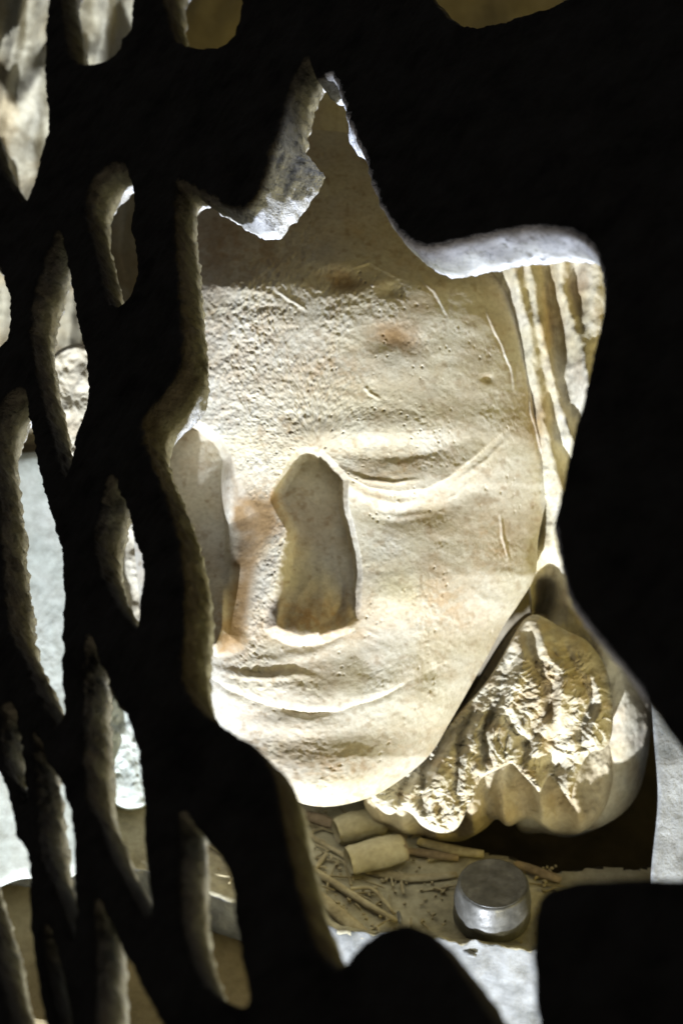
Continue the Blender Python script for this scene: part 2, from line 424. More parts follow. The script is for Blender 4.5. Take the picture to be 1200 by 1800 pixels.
def face_h(x, y):
    wx = x + 3 * fbm2(x / 45, y / 45, 3); wy = y + 3 * fbm2(x / 45, y / 45, 4)
    xc = np.interp(y, [100, 700, 1100, 1250, 1420], [500, 500, 500, 515, 555])
    xr, xl = np.interp(y, ry, rx) + 14, np.interp(y, ly, lx) - 10
    t = np.where(x > xc, (x - xc) / np.maximum(xr - xc, 30), (xc - x) / np.maximum(xc - xl, 30))
    t = np.clip(t, 0, 0.992)
    side = -185 * (1 - np.sqrt(1 - t ** 2.2))
    ys = np.arange(100, 1421, 4.0); pr = np.interp(ys, PROF[:, 0], PROF[:, 1])
    k = np.exp(-np.linspace(-2, 2, 13) ** 2); k /= k.sum()
    pr = np.convolve(np.pad(pr, 6, mode='edge'), k, 'valid')
    h = np.interp(y, ys, pr) + side
    # brow arch of the right eye, eyelid, lash edge
    h += ridge(wx, wy, [(470, 868), (492, 820), (520, 785), (570, 762), (640, 755), (720, 752), (830, 748), (920, 735)], 8, 30)
    h += ridge(wx, wy, [(560, 792), (640, 786), (720, 790), (800, 778), (880, 745)], -2, 18)
    h += blob(wx, wy, 716, 834, 122, 44, 18, -0.10)
    d, s, r = dline(wx, wy, [(584, 814), (612, 838), (650, 858), (700, 868), (750, 860), (795, 836), (830, 808), (862, 780)])
    lid = np.where(s < 0, np.exp(-d / 34), 0.0)
    h += 17 * lid * np.sin(np.pi * np.clip(r, 0.03, 0.97)) ** 0.6 * sstep(-7, 3, np.where(s < 0, d, -d))
    for pts, a_, w_ in (([(598, 824), (640, 842), (690, 850), (740, 842)], 3.0, 4), ([(610, 800), (680, 806), (760, 796), (830, 770)], -2.0, 8), ([(800, 846), (850, 812), (890, 772)], 3.0, 4), ([(640, 898), (700, 910), (770, 900)], 2.0, 5)):
        h += ridge(wx, wy, pts, a_, w_)
    h += ridge(wx, wy, [(600, 846), (645, 874), (700, 886), (750, 878)], 4, 7)
    h += ridge(wx, wy, [(610, 880), (680, 908), (780, 890), (860, 840)], -7, 22)
    # cheek
    h += blob(wx, wy, 725, 1005, 130, 95, 17, 0.1) + blob(wx, wy, 690, 705, 210, 60, 4) + blob(wx, wy, 480, 705, 120, 60, 2)
    h += blob(wx, wy, 690, 1045, 45, 36, 7)
    h += blob(wx, wy, 640, 960, 50, 70, -6)
    # broken nose: a hollow right of the surviving ridge, its floor sloping up and out to the nostril
    rxx = np.interp(y, [800, 850, 900, 960, 1040, 1110, 1150], [520, 497, 509, 506, 490, 474, 470])
    lw = np.interp(y, [800, 880, 920, 1000, 1060, 1140], [14, 16, 22, 46, 50, 54])
    dn = inpoly(x + 3 * fbm2(x / 22, y / 22, 6), y + 3 * fbm2(x / 22, y / 22, 7), [tuple(q) for q in smooth_loop(NOSE_P, 12)])
    fl = np.interp(y, [795, 860, 960, 1060, 1122, 1140], [-170, -130, -68, -4, 34, 26])
    fl = fl + 9 * fbm2(x / 46, y / 60, 9, 3) - 0.16 * (x - 550)
    h += fl * sstep(-5, np.where(x > 560, 13, 20), dn + 7) * (1 - 0.25 * blob(x, y, 560, 1130, 70, 18, 1.0))
    h += ridge(wx, wy, [(500, 880), (504, 940), (480, 1030), (440, 1120)], 12, 24)
    # hollow of the near-bridge and the other eye
    ds = inpoly(x + 2 * fbm2(x / 25, y / 25, 13), y + 3 * fbm2(x / 25, y / 25, 14), [tuple(q) for q in smooth_loop(SOCK, 16)])
    carve = np.interp(y, [740, 775, 860, 1000, 1132, 1158], [-172, -168, -112, -20, 66, 60])
    carve = carve * sstep(1162, 1142, y)
    h += carve * sstep(-3, 14 + 70 * sstep(375, 405, x) * sstep(800, 880, y), ds)
    # fold beside the nose, lips, chin
    h += ridge(wx, wy, [(632, 1092), (600, 1126), (550, 1148), (480, 1160), (400, 1156)], 3.5, 10)
    h += ridge(wx, wy, [(650, 1110), (630, 1150), (660, 1190)], -5, 22)
    h += blob(wx, wy, 480, 1204, 120, 28, 8, 0.06)
    # parting of the lips: the upper lip overhangs one long upward-curving line
    d, s, r = dline(wx, wy, [(350, 1180), (395, 1206), (440, 1228), (490, 1245), (545, 1252), (600, 1247), (650, 1232), (705, 1206), (760, 1176)])
    lipk = np.sin(np.pi * np.clip(r, 0.05, 0.98)) ** 0.5
    lipk = lipk * (0.7 + 0.5 * vnoise2(x / 40, y / 40, 211))
    h += lipk * 9 * np.where(s < 0, np.exp(-(d / 30) ** 1.6), 0) * sstep(-4, 4, np.where(s < 0, d, -d))
    h += lipk * -(5 + 4 * sstep(620, 480, x)) * np.exp(-(d / 7) ** 2)
    h += ridge(wx, wy, [(372, 1172), (420, 1186), (470, 1192), (520, 1184), (560, 1190)], 4, 7)
    h += blob(wx, wy, 510, 1276, 86, 20, 7, 0.03)
    h += ridge(wx, wy, [(470, 1302), (560, 1310), (650, 1292)], -1.5, 30)
    h -= blob(wx, wy, 756, 1180, 22, 22, 6)
    h += blob(wx, wy, 575, 1345, 110, 46, 7)
    h += ridge(wx, wy, [(760, 1190), (800, 1120), (850, 1050)], -6, 40)
    # forehead dents
    for cx, cy, a, b, dp, ro in ((598, 494, 42, 18, 9, 0.1), (692, 592, 46, 26, 6, 0.25), (672, 604, 20, 14, 3, 0), (690, 510, 22, 14, 8, 0), (856, 664, 9, 6, 5, 0)):
        h -= blob(wx, wy, cx, cy, a, b, dp, ro)
    h += blob(wx, wy, 590, 458, 50, 24, 7, 0.2) + blob(wx, wy, 430, 500, 60, 26, 6)
    n0 = fbm2(x / 60, y / 60, 39, 3)
    # grain, rougher towards the middle of the brow
    g = sstep(700, 400, x + 60 * n0) * sstep(450, 560, y + 40 * n0) * sstep(900, 800, y)
    g2 = np.clip(g + 0.9 * sstep(560, 420, x) * sstep(1120, 1150, y) * sstep(1230, 1170, y) * 0.5, 0, 1)
    strip = sstep(30, 5, np.abs(x - (rxx - lw * 0.5))) * sstep(890, 930, y) * sstep(1165, 1130, y)
    g2 = np.clip(g2 + 0.8 * strip, 0, 1)
    calm = 1 - 0.75 * sstep(-6, 6, ds) - 0.75 * sstep(-6, 6, dn)
    calm = np.clip(calm, 0.12, 1)
    n1 = fbm2(x / 8.5, y / 7.5, 41, 3, 0.6); n2 = fbm2(x / 4.6, y / 4.2, 45, 2, 0.6); n3 = fbm2(x / 60, y / 34, 49, 4)
    gm = sstep(-0.15, 0.45, fbm2(x / 75, y / 60, 57, 4, 0.6))
    n4 = fbm2((x + y * 0.5) / 26, (y - x * 0.5) / 8, 53, 3)
    h += calm * (n3 * 1.8 + n4 * 0.35 + n1 * (0.15 + 0.95 * gm + 1.8 * g2) + n2 * (0.15 + 0.8 * gm + 0.8 * g2))
    cd_, cv = cells2(x / 15 + 0.5 * n0, y / 13, 61)
    pm = sstep(0.0, 0.4, fbm2(x / 45, y / 38, 63, 4, 0.6))
    pit = np.where(cv > 0.5, np.exp(-(cd_ / (0.06 + 0.12 * (cv - 0.5))) ** 2), 0)
    h -= calm * pm * pit * (1.5 + 9 * (cv - 0.5))
    cd2, cv2 = cells2(x / 34, y / 30, 67)
    h += calm * pm * np.where(cv2 > 0.8, np.exp(-(cd2 / 0.07) ** 2), 0) * 3.0
    # scratches and cracks
    for pts, a, wd in (([(850, 538), (868, 580), (884, 612), (898, 645), (904, 684)], 2.4, 2.2), ([(879, 905), (884, 940), (893, 980)], 3, 2.6),
                       ([(480, 504), (505, 522), (540, 545)], 2.6, 2.4), ([(929, 660), (934, 720), (948, 780), (968, 842)], 6, 3.5),
                       ([(735, 478), (748, 500), (765, 512), (790, 560)], 1.6, 2.4), ([(625, 470), (650, 460), (700, 490)], 3, 3), ([(780, 880), (800, 870), (830, 840)], 3, 3),
                       ([(640, 680), (652, 692), (668, 700)], 2, 2.5)):
        h += ridge(wx, wy, pts, a, wd)
        h -= ridge(wx + 3, wy - 4, pts, a * 0.35, wd)
    h += ridge(x, y, [(525, 855), (545, 880), (560, 890)], -3, 2.5)
    h += ridge(x, y, [(596, 1000), (604, 1025), (600, 1062), (585, 1085)], -5, 6)
    return h

def face_stain_shade(x, y):
    n = fbm2(x / 70, y / 60, 71, 4); n2 = fbm2(x / 26, y / 22, 75, 3)
    k = sstep(-0.25, 0.45, n2 + 0.4 * n)
    o = np.zeros(x.shape)
    for cx, cy, a, b, f in ((590, 650, 80, 45, .45), (700, 818, 50, 25, .55), (775, 1060, 60, 50, .55), (855, 960, 40, 60, .5), (600, 1355, 90, 40, .5), (470, 600, 60, 60, .25),
                            (720, 1310, 80, 40, .3), (470, 905, 40, 60, .8), (545, 1090, 90, 40, .6), (410, 1110, 40, 60, .7), (420, 440, 90, 50, .5), (650, 420, 130, 60, .25), (950, 740, 14, 60, .6),
                            (520, 1180, 60, 25, .25), (690, 590, 45, 30, .5), (595, 495, 40, 20, .5)):
        o = np.maximum(o, blob(x, y, cx, cy, a, b, f))
    k2 = sstep(-0.2, 0.35, fbm2(x / 9, y / 8, 77, 3) + 0.6 * n2)
    o = o * (0.25 + 0.8 * k2) + 0.16 * sstep(0.05, 0.5, fbm2(x / 42, y / 36, 87, 5, 0.62)) + 0.08 * sstep(0.15, 0.5, fbm2(x / 16, y / 14, 91, 3)) + 0.35 * blob(x, y, 550, 1080, 70, 40, 1.0)
    yl = 0.15 * sstep(0, 0.5, n) + blob(x, y, 640, 1400, 120, 30, .6) + blob(x, y, 690, 1040, 50, 40, .35) + blob(x, y, 520, 790, 120, 60, .25) + blob(x, y, 650, 700, 120, 50, .25)
    dk = 0.38 * sstep(0.2, 0.6, fbm2(x / 13, y / 11, 79, 3)) + 0.22 * sstep(0.0, 0.5, fbm2(x / 95, y / 70, 83, 4))
    dk = np.maximum(dk, (blob(x, y, 692, 592, 46, 30, 1.0, 0.25) + blob(x, y, 600, 496, 46, 18, .9, .1) + blob(x, y, 420, 445, 120, 40, .5)) * sstep(-0.35, 0.1, n2 + 0.3 * n))  # shade of the forehead dents painted in brown
    shade_zone = inpoly(x + 8 * n2, y + 8 * n, [(404, 800), (420, 866), (486, 868), (494, 925), (455, 1000), (440, 1080), (434, 1150), (380, 1152), (392, 1085), (408, 1000), (408, 880)])
    dk = np.maximum(dk, (0.95 + 0.35 * n2) * sstep(-10, 18, shade_zone))  # shade left of the nose ridge, painted into the colour
    return np.stack([np.clip(o, 0, 1), np.clip(yl, 0, 1), np.clip(dk, 0, 1)], -1)

FD = 0.925
relief('face', face_outline, (560, 800), face_h, FD, M['face'], bust, nr=330, nt=1000, back=120, stain_light=face_stain_shade, inset=0.95, rounding=14)

# veil behind the cheek
veil_outline = [(840, 330), (940, 300), (1080, 330), (1150, 450), (1140, 640), (1085, 860), (1090, 1010), (1150, 1180), (1146, 1260), (1136, 1340), (1118, 1400), (1080, 1440), (1010, 1471), (960, 1466), (905, 1448),
                (900, 1300), (930, 1120), (925, 1000), (915, 880), (900, 760), (870, 600), (850, 450)]
def veil_h(x, y):
    wx = x + 4 * fbm2(x / 30, y / 30, 103); wy = y
    h = -195 + 55 * sstep(1000, 860, y)
    h += sstep(1040, 1090, y) * -40 + sstep(1300, 1480, y) * -40
    L1 = [(893, 420), (905, 480), (925, 560), (938, 640), (955, 740), (985, 860), (1000, 900)]
    h += ridge(wx, wy, L1, 34, 17, False)
    L2 = [(925, 440), (945, 520), (958, 600), (975, 680), (1000, 760), (1020, 800)]
    h += ridge(wx, wy, L2, 30, 12, False) * (0.85 + 0.25 * vnoise2(x / 14, y / 26, 105))
    h += ridge(wx, wy, [(972, 430), (972, 520), (990, 600), (1010, 650)], -46, 20)
    h += ridge(wx, wy, [(985, 420), (982, 500), (1000, 580), (1030, 660), (1060, 740)], 40, 20, False)
    h += ridge(wx, wy, [(1008, 440), (1010, 520), (1014, 560)], -26, 15)
    h += ridge(wx, wy, [(1045, 420), (1045, 600), (1020, 760)], 26, 26, False)
    h += ridge(wx, wy, [(945, 885), (975, 940), (985, 1000), (1000, 1080)], 22, 26)
    h -= ridge(wx, wy, [(955, 870), (945, 930), (930, 960)], 50, 16)
    h -= ridge(wx, wy, [(965, 1010), (958, 1060), (950, 1090)], 120, 22)
    h += ridge(wx, wy, [(1040, 1080), (1090, 1180), (1105, 1270), (1090, 1370)], 46, 38)
    e = sstep(0, 1, (x - 1060) / 90)
    h -= 40 * e * sstep(1100, 1200, y)
    h += 4.5 * fbm2(x / 22, y / 26, 107, 4) + 1.6 * fbm2(x / 7, y / 7, 109, 3)
    return h
def veil_stain(x, y):
    n = fbm2(x / 30, y / 50, 111, 4)
    o = 0.3 * sstep(0.05, 0.5, n) + blob(x, y, 965, 560, 14, 90, .7) + blob(x, y, 945, 745, 12, 50, .7) + blob(x, y, 1015, 520, 16, 40, .7)
    return np.stack([np.clip(o, 0, 1), 0.3 * sstep(-0.1, 0.4, fbm2(x / 60, y / 60, 113)), 0 * x], -1)
relief('veil', veil_outline, (1000, 900), veil_h, FD, M['veil'], bust, nr=150, nt=700, back=150, stain_light=veil_stain, rounding=25)

# fluted cloth under the curls
cloth_outline = [(642, 1400), (650, 1432), (672, 1455), (720, 1468), (770, 1478), (812, 1478), (850, 1458), (872, 1440), (893, 1452), (930, 1440), (980, 1466), (1030, 1458), (1070, 1400), (1080, 1280), (1050, 1150),
                 (960, 1080), (900, 1100), (800, 1250), (700, 1350)]
def cloth_h(x, y):
    h = -262 + 50 * sstep(1100, 1350, y) - 60 * sstep(1425, 1480, y)
    for k, (a, b) in enumerate(((700, 712), (762, 770), (826, 838), (880, 892), (945, 962), (1005, 1030))):
        h += ridge(x + 5 * fbm2(x / 40, y / 40, 120 + k), y, [(a + 30, 1250), (a, 1380), (b, 1480)], 34, 17, False)
    cq, cw = cells2((x + 9 * fbm2(x / 30, y / 30, 137)) / 13, (y - 0.4 * x) / 17, 139)
    h += 5 * fbm2(x / 22, y / 24, 131, 4) + 1.6 * fbm2(x / 6, y / 6, 133, 2) + 4 * (cw - 0.5) * np.clip(1.2 - cq, 0, 1)
    return h
relief('collar_cloth', cloth_outline, (870, 1310), cloth_h, FD, M['veil'], bust, nr=110, nt=560, back=110, stain_light=lambda x, y: np.stack([0.35 + 0.3 * fbm2(x / 40, y / 40, 135), 0.25 + 0 * x, 0.1 + 0 * x], -1).clip(0, 1), rounding=30)

# curled ruffle, tooled all over, with a scalloped lower rim
curl_outline = [(652, 1398), (664, 1420), (684, 1432), (706, 1424), (724, 1432), (742, 1452), (772, 1464), (800, 1458), (816, 1432), (822, 1398), (846, 1368), (876, 1352), (898, 1342), (915, 1358), (938, 1382),
                (948, 1392), (958, 1372), (972, 1362), (990, 1392), (1002, 1406), (1008, 1382), (1022, 1344), (1038, 1322), (1060, 1316), (1074, 1292), (1076, 1240), (1066, 1180), (1034, 1130), (990, 1106),
                (948, 1082), (925, 1086), (905, 1112), (860, 1190), (800, 1260), (740, 1330), (690, 1375)]
def curl_h(x, y):
    sd = inpoly(x, y, curl_outline)
    h = -150 + 30 * np.clip(sd / 60, 0, 1) ** 0.6 + 50 * sstep(1250, 1440, y + (x - 800) * 0.3)
    h += blob(x, y, 960, 1220, 90, 70, 30) + blob(x, y, 780, 1370, 90, 60, 26, -0.6)
    h -= blob(x, y, 968, 1345, 42, 26, 40) + blob(x, y, 958, 1300, 38, 22, 26)
    # lower rim rolls towards the viewer
    rim = dline(x, y, [(700, 1420), (742, 1448), (775, 1460), (806, 1450), (820, 1400), (850, 1362), (898, 1340), (945, 1385)])[0]
    h += 20 * np.exp(-(rim / 26) ** 2)
    a = np.arctan2(y - 1120, x - 960)
    rr = np.hypot(y - 1120, x - 960)
    u, v = a * 20 + 0.8 * fbm2(x / 30, y / 30, 141), rr / 30
    ang = 0.9 * fbm2(x / 120, y / 120, 143, 2)
    wu, wv = x + 26 * fbm2(x / 60, y / 60, 144, 3), y + 26 * fbm2(x / 60, y / 60, 146, 3) - 0.45 * x
    amt = sstep(1110, 1190, y) * (0.5 + 0.6 * sstep(-0.3, 0.3, fbm2(x / 70, y / 60, 147, 3)))
    cd_, cv = cells2(wu / 17, wv / 8.5, 149)
    h += amt * (9 * (cv - 0.45) * np.clip(1.25 - cd_, 0, 1))
    cd_, cv = cells2(wu / 9 + 5, (wv + 0.9 * x) / 6, 150)
    h += amt * 4.5 * (cv - 0.5)
    h += 9 * fbm2(x / 55, y / 45, 152, 3)
    for pts, a_, w_ in (([(905, 1150), (880, 1220), (850, 1290), (852, 1350)], -26, 9), ([(850, 1215), (815, 1290), (800, 1360), (808, 1420)], -22, 9), ([(790, 1290), (750, 1350), (738, 1400), (748, 1440)], -24, 9),
                        ([(730, 1355), (700, 1400), (704, 1420)], -18, 8), ([(975, 1180), (965, 1250), (930, 1300), (912, 1350)], -28, 10), ([(1030, 1190), (1040, 1240), (1020, 1290), (1026, 1330)], -26, 9), ([(880, 1240), (900, 1280), (930, 1320)], -18, 8)):
        h += ridge(x + 6 * fbm2(x / 20, y / 20, 157), y, pts, a_, w_) - 0.55 * ridge(x - 16, y, pts, a_, w_ * 1.4)
    h += ridge(x, y, [(925, 1100), (940, 1160), (965, 1220), (975, 1300)], -16, 11) + ridge(x, y, [(985, 1120), (1010, 1180), (1040, 1230)], -12, 9)
    h += ridge(x, y, [(945, 1095), (965, 1160)], 10, 9) + ridge(x, y, [(905, 1120), (920, 1180), (900, 1230)], 8, 9)
    h += ridge(x, y, [(700, 1340), (760, 1380), (770, 1430)], -10, 10) + ridge(x, y, [(800, 1290), (830, 1330), (820, 1380)], -9, 9)
    h += 5 * fbm2(x / 28, y / 24, 151, 4)
    return h
def curl_stain(x, y):
    n = fbm2(x / 24, y / 20, 153, 4)
    return np.stack([np.clip(0.45 * sstep(0, 0.5, n) + blob(x, y, 960, 1230, 30, 60, .5), 0, 1), 0.18 + 0 * x, np.clip(0.3 * sstep(0.2, 0.5, -n), 0, 1)], -1)
relief('curls', curl_outline, (890, 1265), curl_h, FD, M['veil'], bust, nr=170, nt=900, back=90, stain_light=curl_stain, rounding=10)

# ------------------------------------------------------------------ neighbouring pieces seen through the small openings
def drape_h(x, y):
    h = -40 * ((x - 90) / 200) ** 2
    for k in range(9):
        x0 = -150 + 50 * k
        h = h + ridge(x + 14 * fbm2(x / 60, y / 90, 164), y, [(x0 + 60, -200), (x0 + 30, 60), (x0 - 10 + 12 * (k % 3), 240), (x0 + 25, 480), (x0 + 10, 780)], 34 + 10 * (k % 2), 15 + 3 * (k % 3), False)
    h = h + ridge(x, y, [(-20, 120), (30, 190), (80, 120), (150, 100)], 40, 20) + ridge(x, y, [(-60, 330), (40, 380), (140, 300)], 26, 24)
    return h + 6 * fbm2(x / 40, y / 40, 161, 4) + 1.5 * fbm2(x / 9, y / 9, 163, 3)
o = relief('draped_figure', [(-160, -160), (60, -190), (250, -170), (275, 0), (262, 260), (250, 540), (215, 690), (150, 770), (60, 780), (-60, 760), (-170, 600), (-200, 200)], (70, 300), drape_h, 1.10, M['veil'],
           None, nr=110, nt=420, back=200, stain_light=lambda x, y: np.stack([np.clip(.5 * sstep(.0, .4, fbm2(x / 60, y / 60, 165)), 0, 1), .3 + 0 * x, 0 * x], -1), rounding=40)
tag(o, 'pale draped stone carving seen through the upper left openings of the screen', 'carving')

def slab_h(x, y):
    return 3 * fbm2(x / 50, y / 50, 171, 4) + 0.8 * fbm2(x / 9, y / 9, 173, 3)
o = relief('marble_slab', [(-15, 800), (30, 797), (100, 792), (152, 796), (158, 1000), (156, 1300), (150, 1520), (40, 1545), (-80, 1552), (-50, 1200)], (50, 1150), lambda x, y: slab_h(x, y) - (1545 - y) * 0.2, 0.955, M['slab'], None, nr=60, nt=300, back=90, rounding=8)
tag(o, 'smooth grey-green marble slab standing upright behind the left side of the screen', 'slab')

def stone_h(s):
    return lambda x, y: 12 * fbm2(x / 30, y / 30, s, 4) + 2 * fbm2(x / 8, y / 8, s + 3, 3)
o = relief('grey_stone', [(188, 1240), (225, 1215), (270, 1240), (282, 1320), (275, 1400), (230, 1425), (190, 1400), (180, 1320)], (230, 1320), stone_h(181), 0.985, M['slab'], None, nr=40, nt=160, back=120, rounding=50)
tag(o, 'rounded grey stone on the ledge left of the chin, glimpsed through a narrow opening', 'stone')
o = relief('pale_stone', [(190, 880), (225, 868), (262, 900), (270, 980), (262, 1070), (225, 1110), (190, 1060), (180, 960)], (225, 985), stone_h(191), 1.0, M['veil'], None, nr=40, nt=160, back=120, rounding=50)
tag(o, 'pale lumpy stone seen through the almond-shaped opening left of the nose', 'stone')

o = relief('white_stone', [(84, 640), (110, 612), (150, 606), (178, 640), (184, 720), (172, 800), (120, 806), (86, 780), (76, 700)], (130, 705), lambda x, y: stone_h(197)(x, y) - 70, 0.955, M['veil'], None, nr=40, nt=160, back=60, rounding=50)
tag(o, 'bright white lump of stone on top of the grey-green slab, behind the screen', 'stone')
# marble upright at the right
o = relief('marble_upright', [(1156, 1180), (1300, 1170), (1420, 1180), (1420, 1600), (1300, 1610), (1153, 1600), (1155, 1400)], (1290, 1390), slab_h, 0.94, M['white'], None, nr=50, nt=300, back=200, rounding=4)
tag(o, 'white marble upright edge at the far right behind the screen', 'slab')

# ------------------------------------------------------------------ litter on the ledge
def tube(name, pts, rad, mat, sides=8, flat=1.0, seed=0, parent=None, cap=True):
    P = np.array(pts, float)
    T = np.gradient(P, axis=0); T /= np.linalg.norm(T, axis=1)[:, None]
    ref = np.array([0, 0, 1.0]); A = np.cross(T, ref); A /= np.linalg.norm(A, axis=1)[:, None]; B = np.cross(A, T)
    rad = np.broadcast_to(np.asarray(rad, float), (len(P),))
    th = np.linspace(0, 2 * np.pi, sides, endpoint=False)
    R = np.random.RandomState(seed); wob = 1 + 0.05 * R.randn(1, sides) + 0.015 * R.randn(len(P), sides)
    V = P[:, None] + (rad[:, None] * wob)[..., None] * (np.cos(th)[None, :, None] * A[:, None] + flat * np.sin(th)[None, :, None] * B[:, None])
    F = [tuple(f) for f in grid_faces(len(P), sides)]
    F.append(tuple(range(sides))); F.append(tuple(range((len(P) - 1) * sides, len(P) * sides)))
    return mesh_obj(name, V.reshape(-1, 3), F, mat, parent)

def butt(a, b, r, label, seed):
    """a squashed filter stub: creased paper, a slightly raised rim and a dark end"""
    z = r * 0.82
    A, B = on_level(*a, z), on_level(*b, z)
    n = 14; t = np.linspace(0, 1, n)
    rad = r * (1 + 0.05 * np.sin(t * 9 + seed)); rad[0] *= 0.86; rad[-1] *= 0.9
    P = A + (B - A) * t[:, None]
    root = empty('filter_stub', (A + B) / 2 - np.array([0, 0, z]))
    tag(root, label, 'cigarette butt', 'cigarette butts on the ledge')
    o = tube('paper_wrap', P, rad, M['paper'], 22, 0.86, seed, root)
    d = (B - A) / np.linalg.norm(B - A)
    tube('filter_end', np.array([B - d * 0.002, B + d * 0.0006, B + d * 0.0012]), [r * 0.86, r * 0.84, r * 0.5], M['twig'], 18, 0.86, seed + 1, root)
    return root
butt((612, 1514), (708, 1490), 0.0066, 'pale crumpled cigarette butt lying nearest the chin, front one of the two', 3)
butt((590, 1462), (672, 1440), 0.0062, 'pale cigarette butt tucked under the ruffled collar, rear one of the two', 5)

def stick(px, r, mat, name, label, cat, seed, z=None, flat=0.8):
    pts = smooth_loop([on_level(x, y, (z if z is not None else r)) for x, y in px], 0.004, closed=False)
    k = np.linspace(0, 1, len(pts)); R = np.random.RandomState(seed)
    pts = pts + np.cumsum(R.randn(*pts.shape) * 0.00012, 0) * np.array([1, 1, 0.2])
    o = tube(name, pts, r * (0.55 + 0.5 * np.sin(np.pi * (0.12 + 0.8 * k))), mat, 8, flat, seed)
    tag(o, label, cat, 'dry stalks on the ledge')
    return o
stick([(520, 1450), (560, 1478), (600, 1500), (622, 1520)], 0.0012, M['straw'], 'dry_stalk', 'grey forked stalk running up to the front cigarette butt', 'stalk', 11)
stick([(500, 1500), (552, 1530), (610, 1568), (660, 1596), (700, 1618)], 0.0016, M['straw'], 'dry_stalk', 'long pale stalk running diagonally across the ledge below the butts', 'stalk', 12)
stick([(555, 1526), (566, 1512), (574, 1502)], 0.0011, M['straw'], 'dry_stalk', 'short bent stalk end at the left beside the screen', 'stalk', 13, 0.002)
stick([(615, 1562), (650, 1560), (672, 1580), (692, 1606)], 0.0009, M['straw'], 'dry_stalk', 'thin curved stalk bowing above the long pale stalk', 'stalk', 14, 0.0025)
stick([(716, 1496), (760, 1502), (806, 1508)], 0.0019, M['twig'], 'dry_stalk', 'darker twig running from the front butt to the cap', 'stalk', 15)
stick([(735, 1478), (790, 1492), (850, 1500)], 0.0022, M['straw'], 'dry_stalk', 'thicker straw-coloured stalk under the collar edge', 'stalk', 16)
stick([(905, 1518), (950, 1535), (985, 1548)], 0.0020, M['twig'], 'dry_stalk', 'brown twig to the right of the cap', 'stalk', 17)
stick([(640, 1530), (720, 1545), (800, 1538)], 0.0022, M['straw'], 'dry_stalk', 'broad flattened stalk between the front butt and the cap', 'stalk', 18, 0.0012, 0.4)
stick([(535, 1432), (562, 1440), (592, 1450)], 0.0026, M['twig'], 'dry_stalk', 'stubby twig left of the rear cigarette butt', 'stalk', 19)
stick([(540, 1560), (580, 1590), (640, 1640), (680, 1650)], 0.0030, M['straw'], 'dry_stalk', 'flat withered leaf strip at the front of the ledge', 'stalk', 20, 0.0012, 0.3)
stick([(705, 1548), (708, 1562), (710, 1572)], 0.0007, M['straw'], 'dry_stalk', 'tiny upright-looking straw fragment left of the cap', 'stalk', 21, 0.002)
stick([(700, 1602), (702, 1612), (703, 1622)], 0.0008, M['white'], 'dry_stalk', 'tiny white splinter at the end of the long stalk', 'stalk', 22, 0.002)
stick([(812, 1668), (824, 1676), (834, 1680)], 0.0012, M['white'], 'dry_stalk', 'small white splinter at the ledge edge below the cap', 'stalk', 23, 0.001)

# crumbs of straw and grit
R = np.random.RandomState(77)
VV, FF = [], []
for k in range(520):
    px, py = R.uniform(380, 980), R.uniform(1425, 1668)
    if py > 1560 + (px - 390) * 0.28 or (px > 740 and py < 1510) or (abs(px - 863) < 78 and 1540 < py < 1655): continue
    c0 = on_level(px, py, 0.0011); a = R.uniform(0, 6.28); l, ww, hg = R.uniform(0.0012, 0.007), R.uniform(0.0003, 0.0011), R.uniform(0.0003, 0.0012)
    if k % 8 == 0: l, ww, hg = R.uniform(0.008, 0.022), R.uniform(0.00025, 0.0006), 0.0006
    elif k % 3: l = R.uniform(0.0006, 0.0018); ww = l * R.uniform(0.5, 0.9)
    d = np.array([math.cos(a), math.sin(a), R.uniform(-0.12, 0.12)]); q = np.array([-d[1], d[0], 0]); b0 = len(VV)
    for sa, sb, sc in ((-1, -.6, 0), (-.9, .7, 0), (.8, .6, 0), (1, -.5, 0), (-.7, -.4, 1), (-.6, .5, 1), (.6, .4, 1), (.7, -.3, 1)):
        VV.append(c0 + d * sa * l / 2 + q * sb * ww + np.array([0, 0, sc * hg]))
    FF += [tuple(b0 + i for i in f) for f in ((0, 1, 2, 3), (4, 7, 6, 5), (0, 4, 5, 1), (1, 5, 6, 2), (2, 6, 7, 3), (3, 7, 4, 0))]
o = mesh_obj('straw_crumbs', VV, FF, M['straw'], smooth=False)
tag(o, 'fine straw crumbs and grit scattered over the dusty ledge', 'litter', kind='stuff')

# the cap
mcap, nt, b = new_mat('dull_metal')
tc = N(nt, 'ShaderNodeTexCoord').outputs['Object']
c = ramp(nt, noise_node(nt, 160, 6, 0.65, tc), [(0.3, (0.045, 0.043, 0.038)), (0.55, (0.085, 0.083, 0.075)), (0.75, (0.15, 0.147, 0.135))])
nt.links.new(c, b.inputs['Base Color']); rr_ = ramp(nt, noise_node(nt, 260, 5, 0.7, tc), [(0.35, (0.28, 0.28, 0.28)), (0.65, (0.62, 0.62, 0.62))]); nt.links.new(rr_, b.inputs['Roughness']); b.inputs['Metallic'].default_value = 0.35
bp = N(nt, 'ShaderNodeBump'); bp.inputs['Strength'].default_value = 0.25; bp.inputs['Distance'].default_value = 0.0004
nt.links.new(noise_node(nt, 500, 5, 0.7, tc), bp.inputs['Height']); nt.links.new(bp.outputs[0], b.inputs['Normal'])
cc = on_level(863, 1612)
root = empty('metal_cap', cc); tag(root, 'dull grey round cap standing on the ledge below the collar', 'cap')
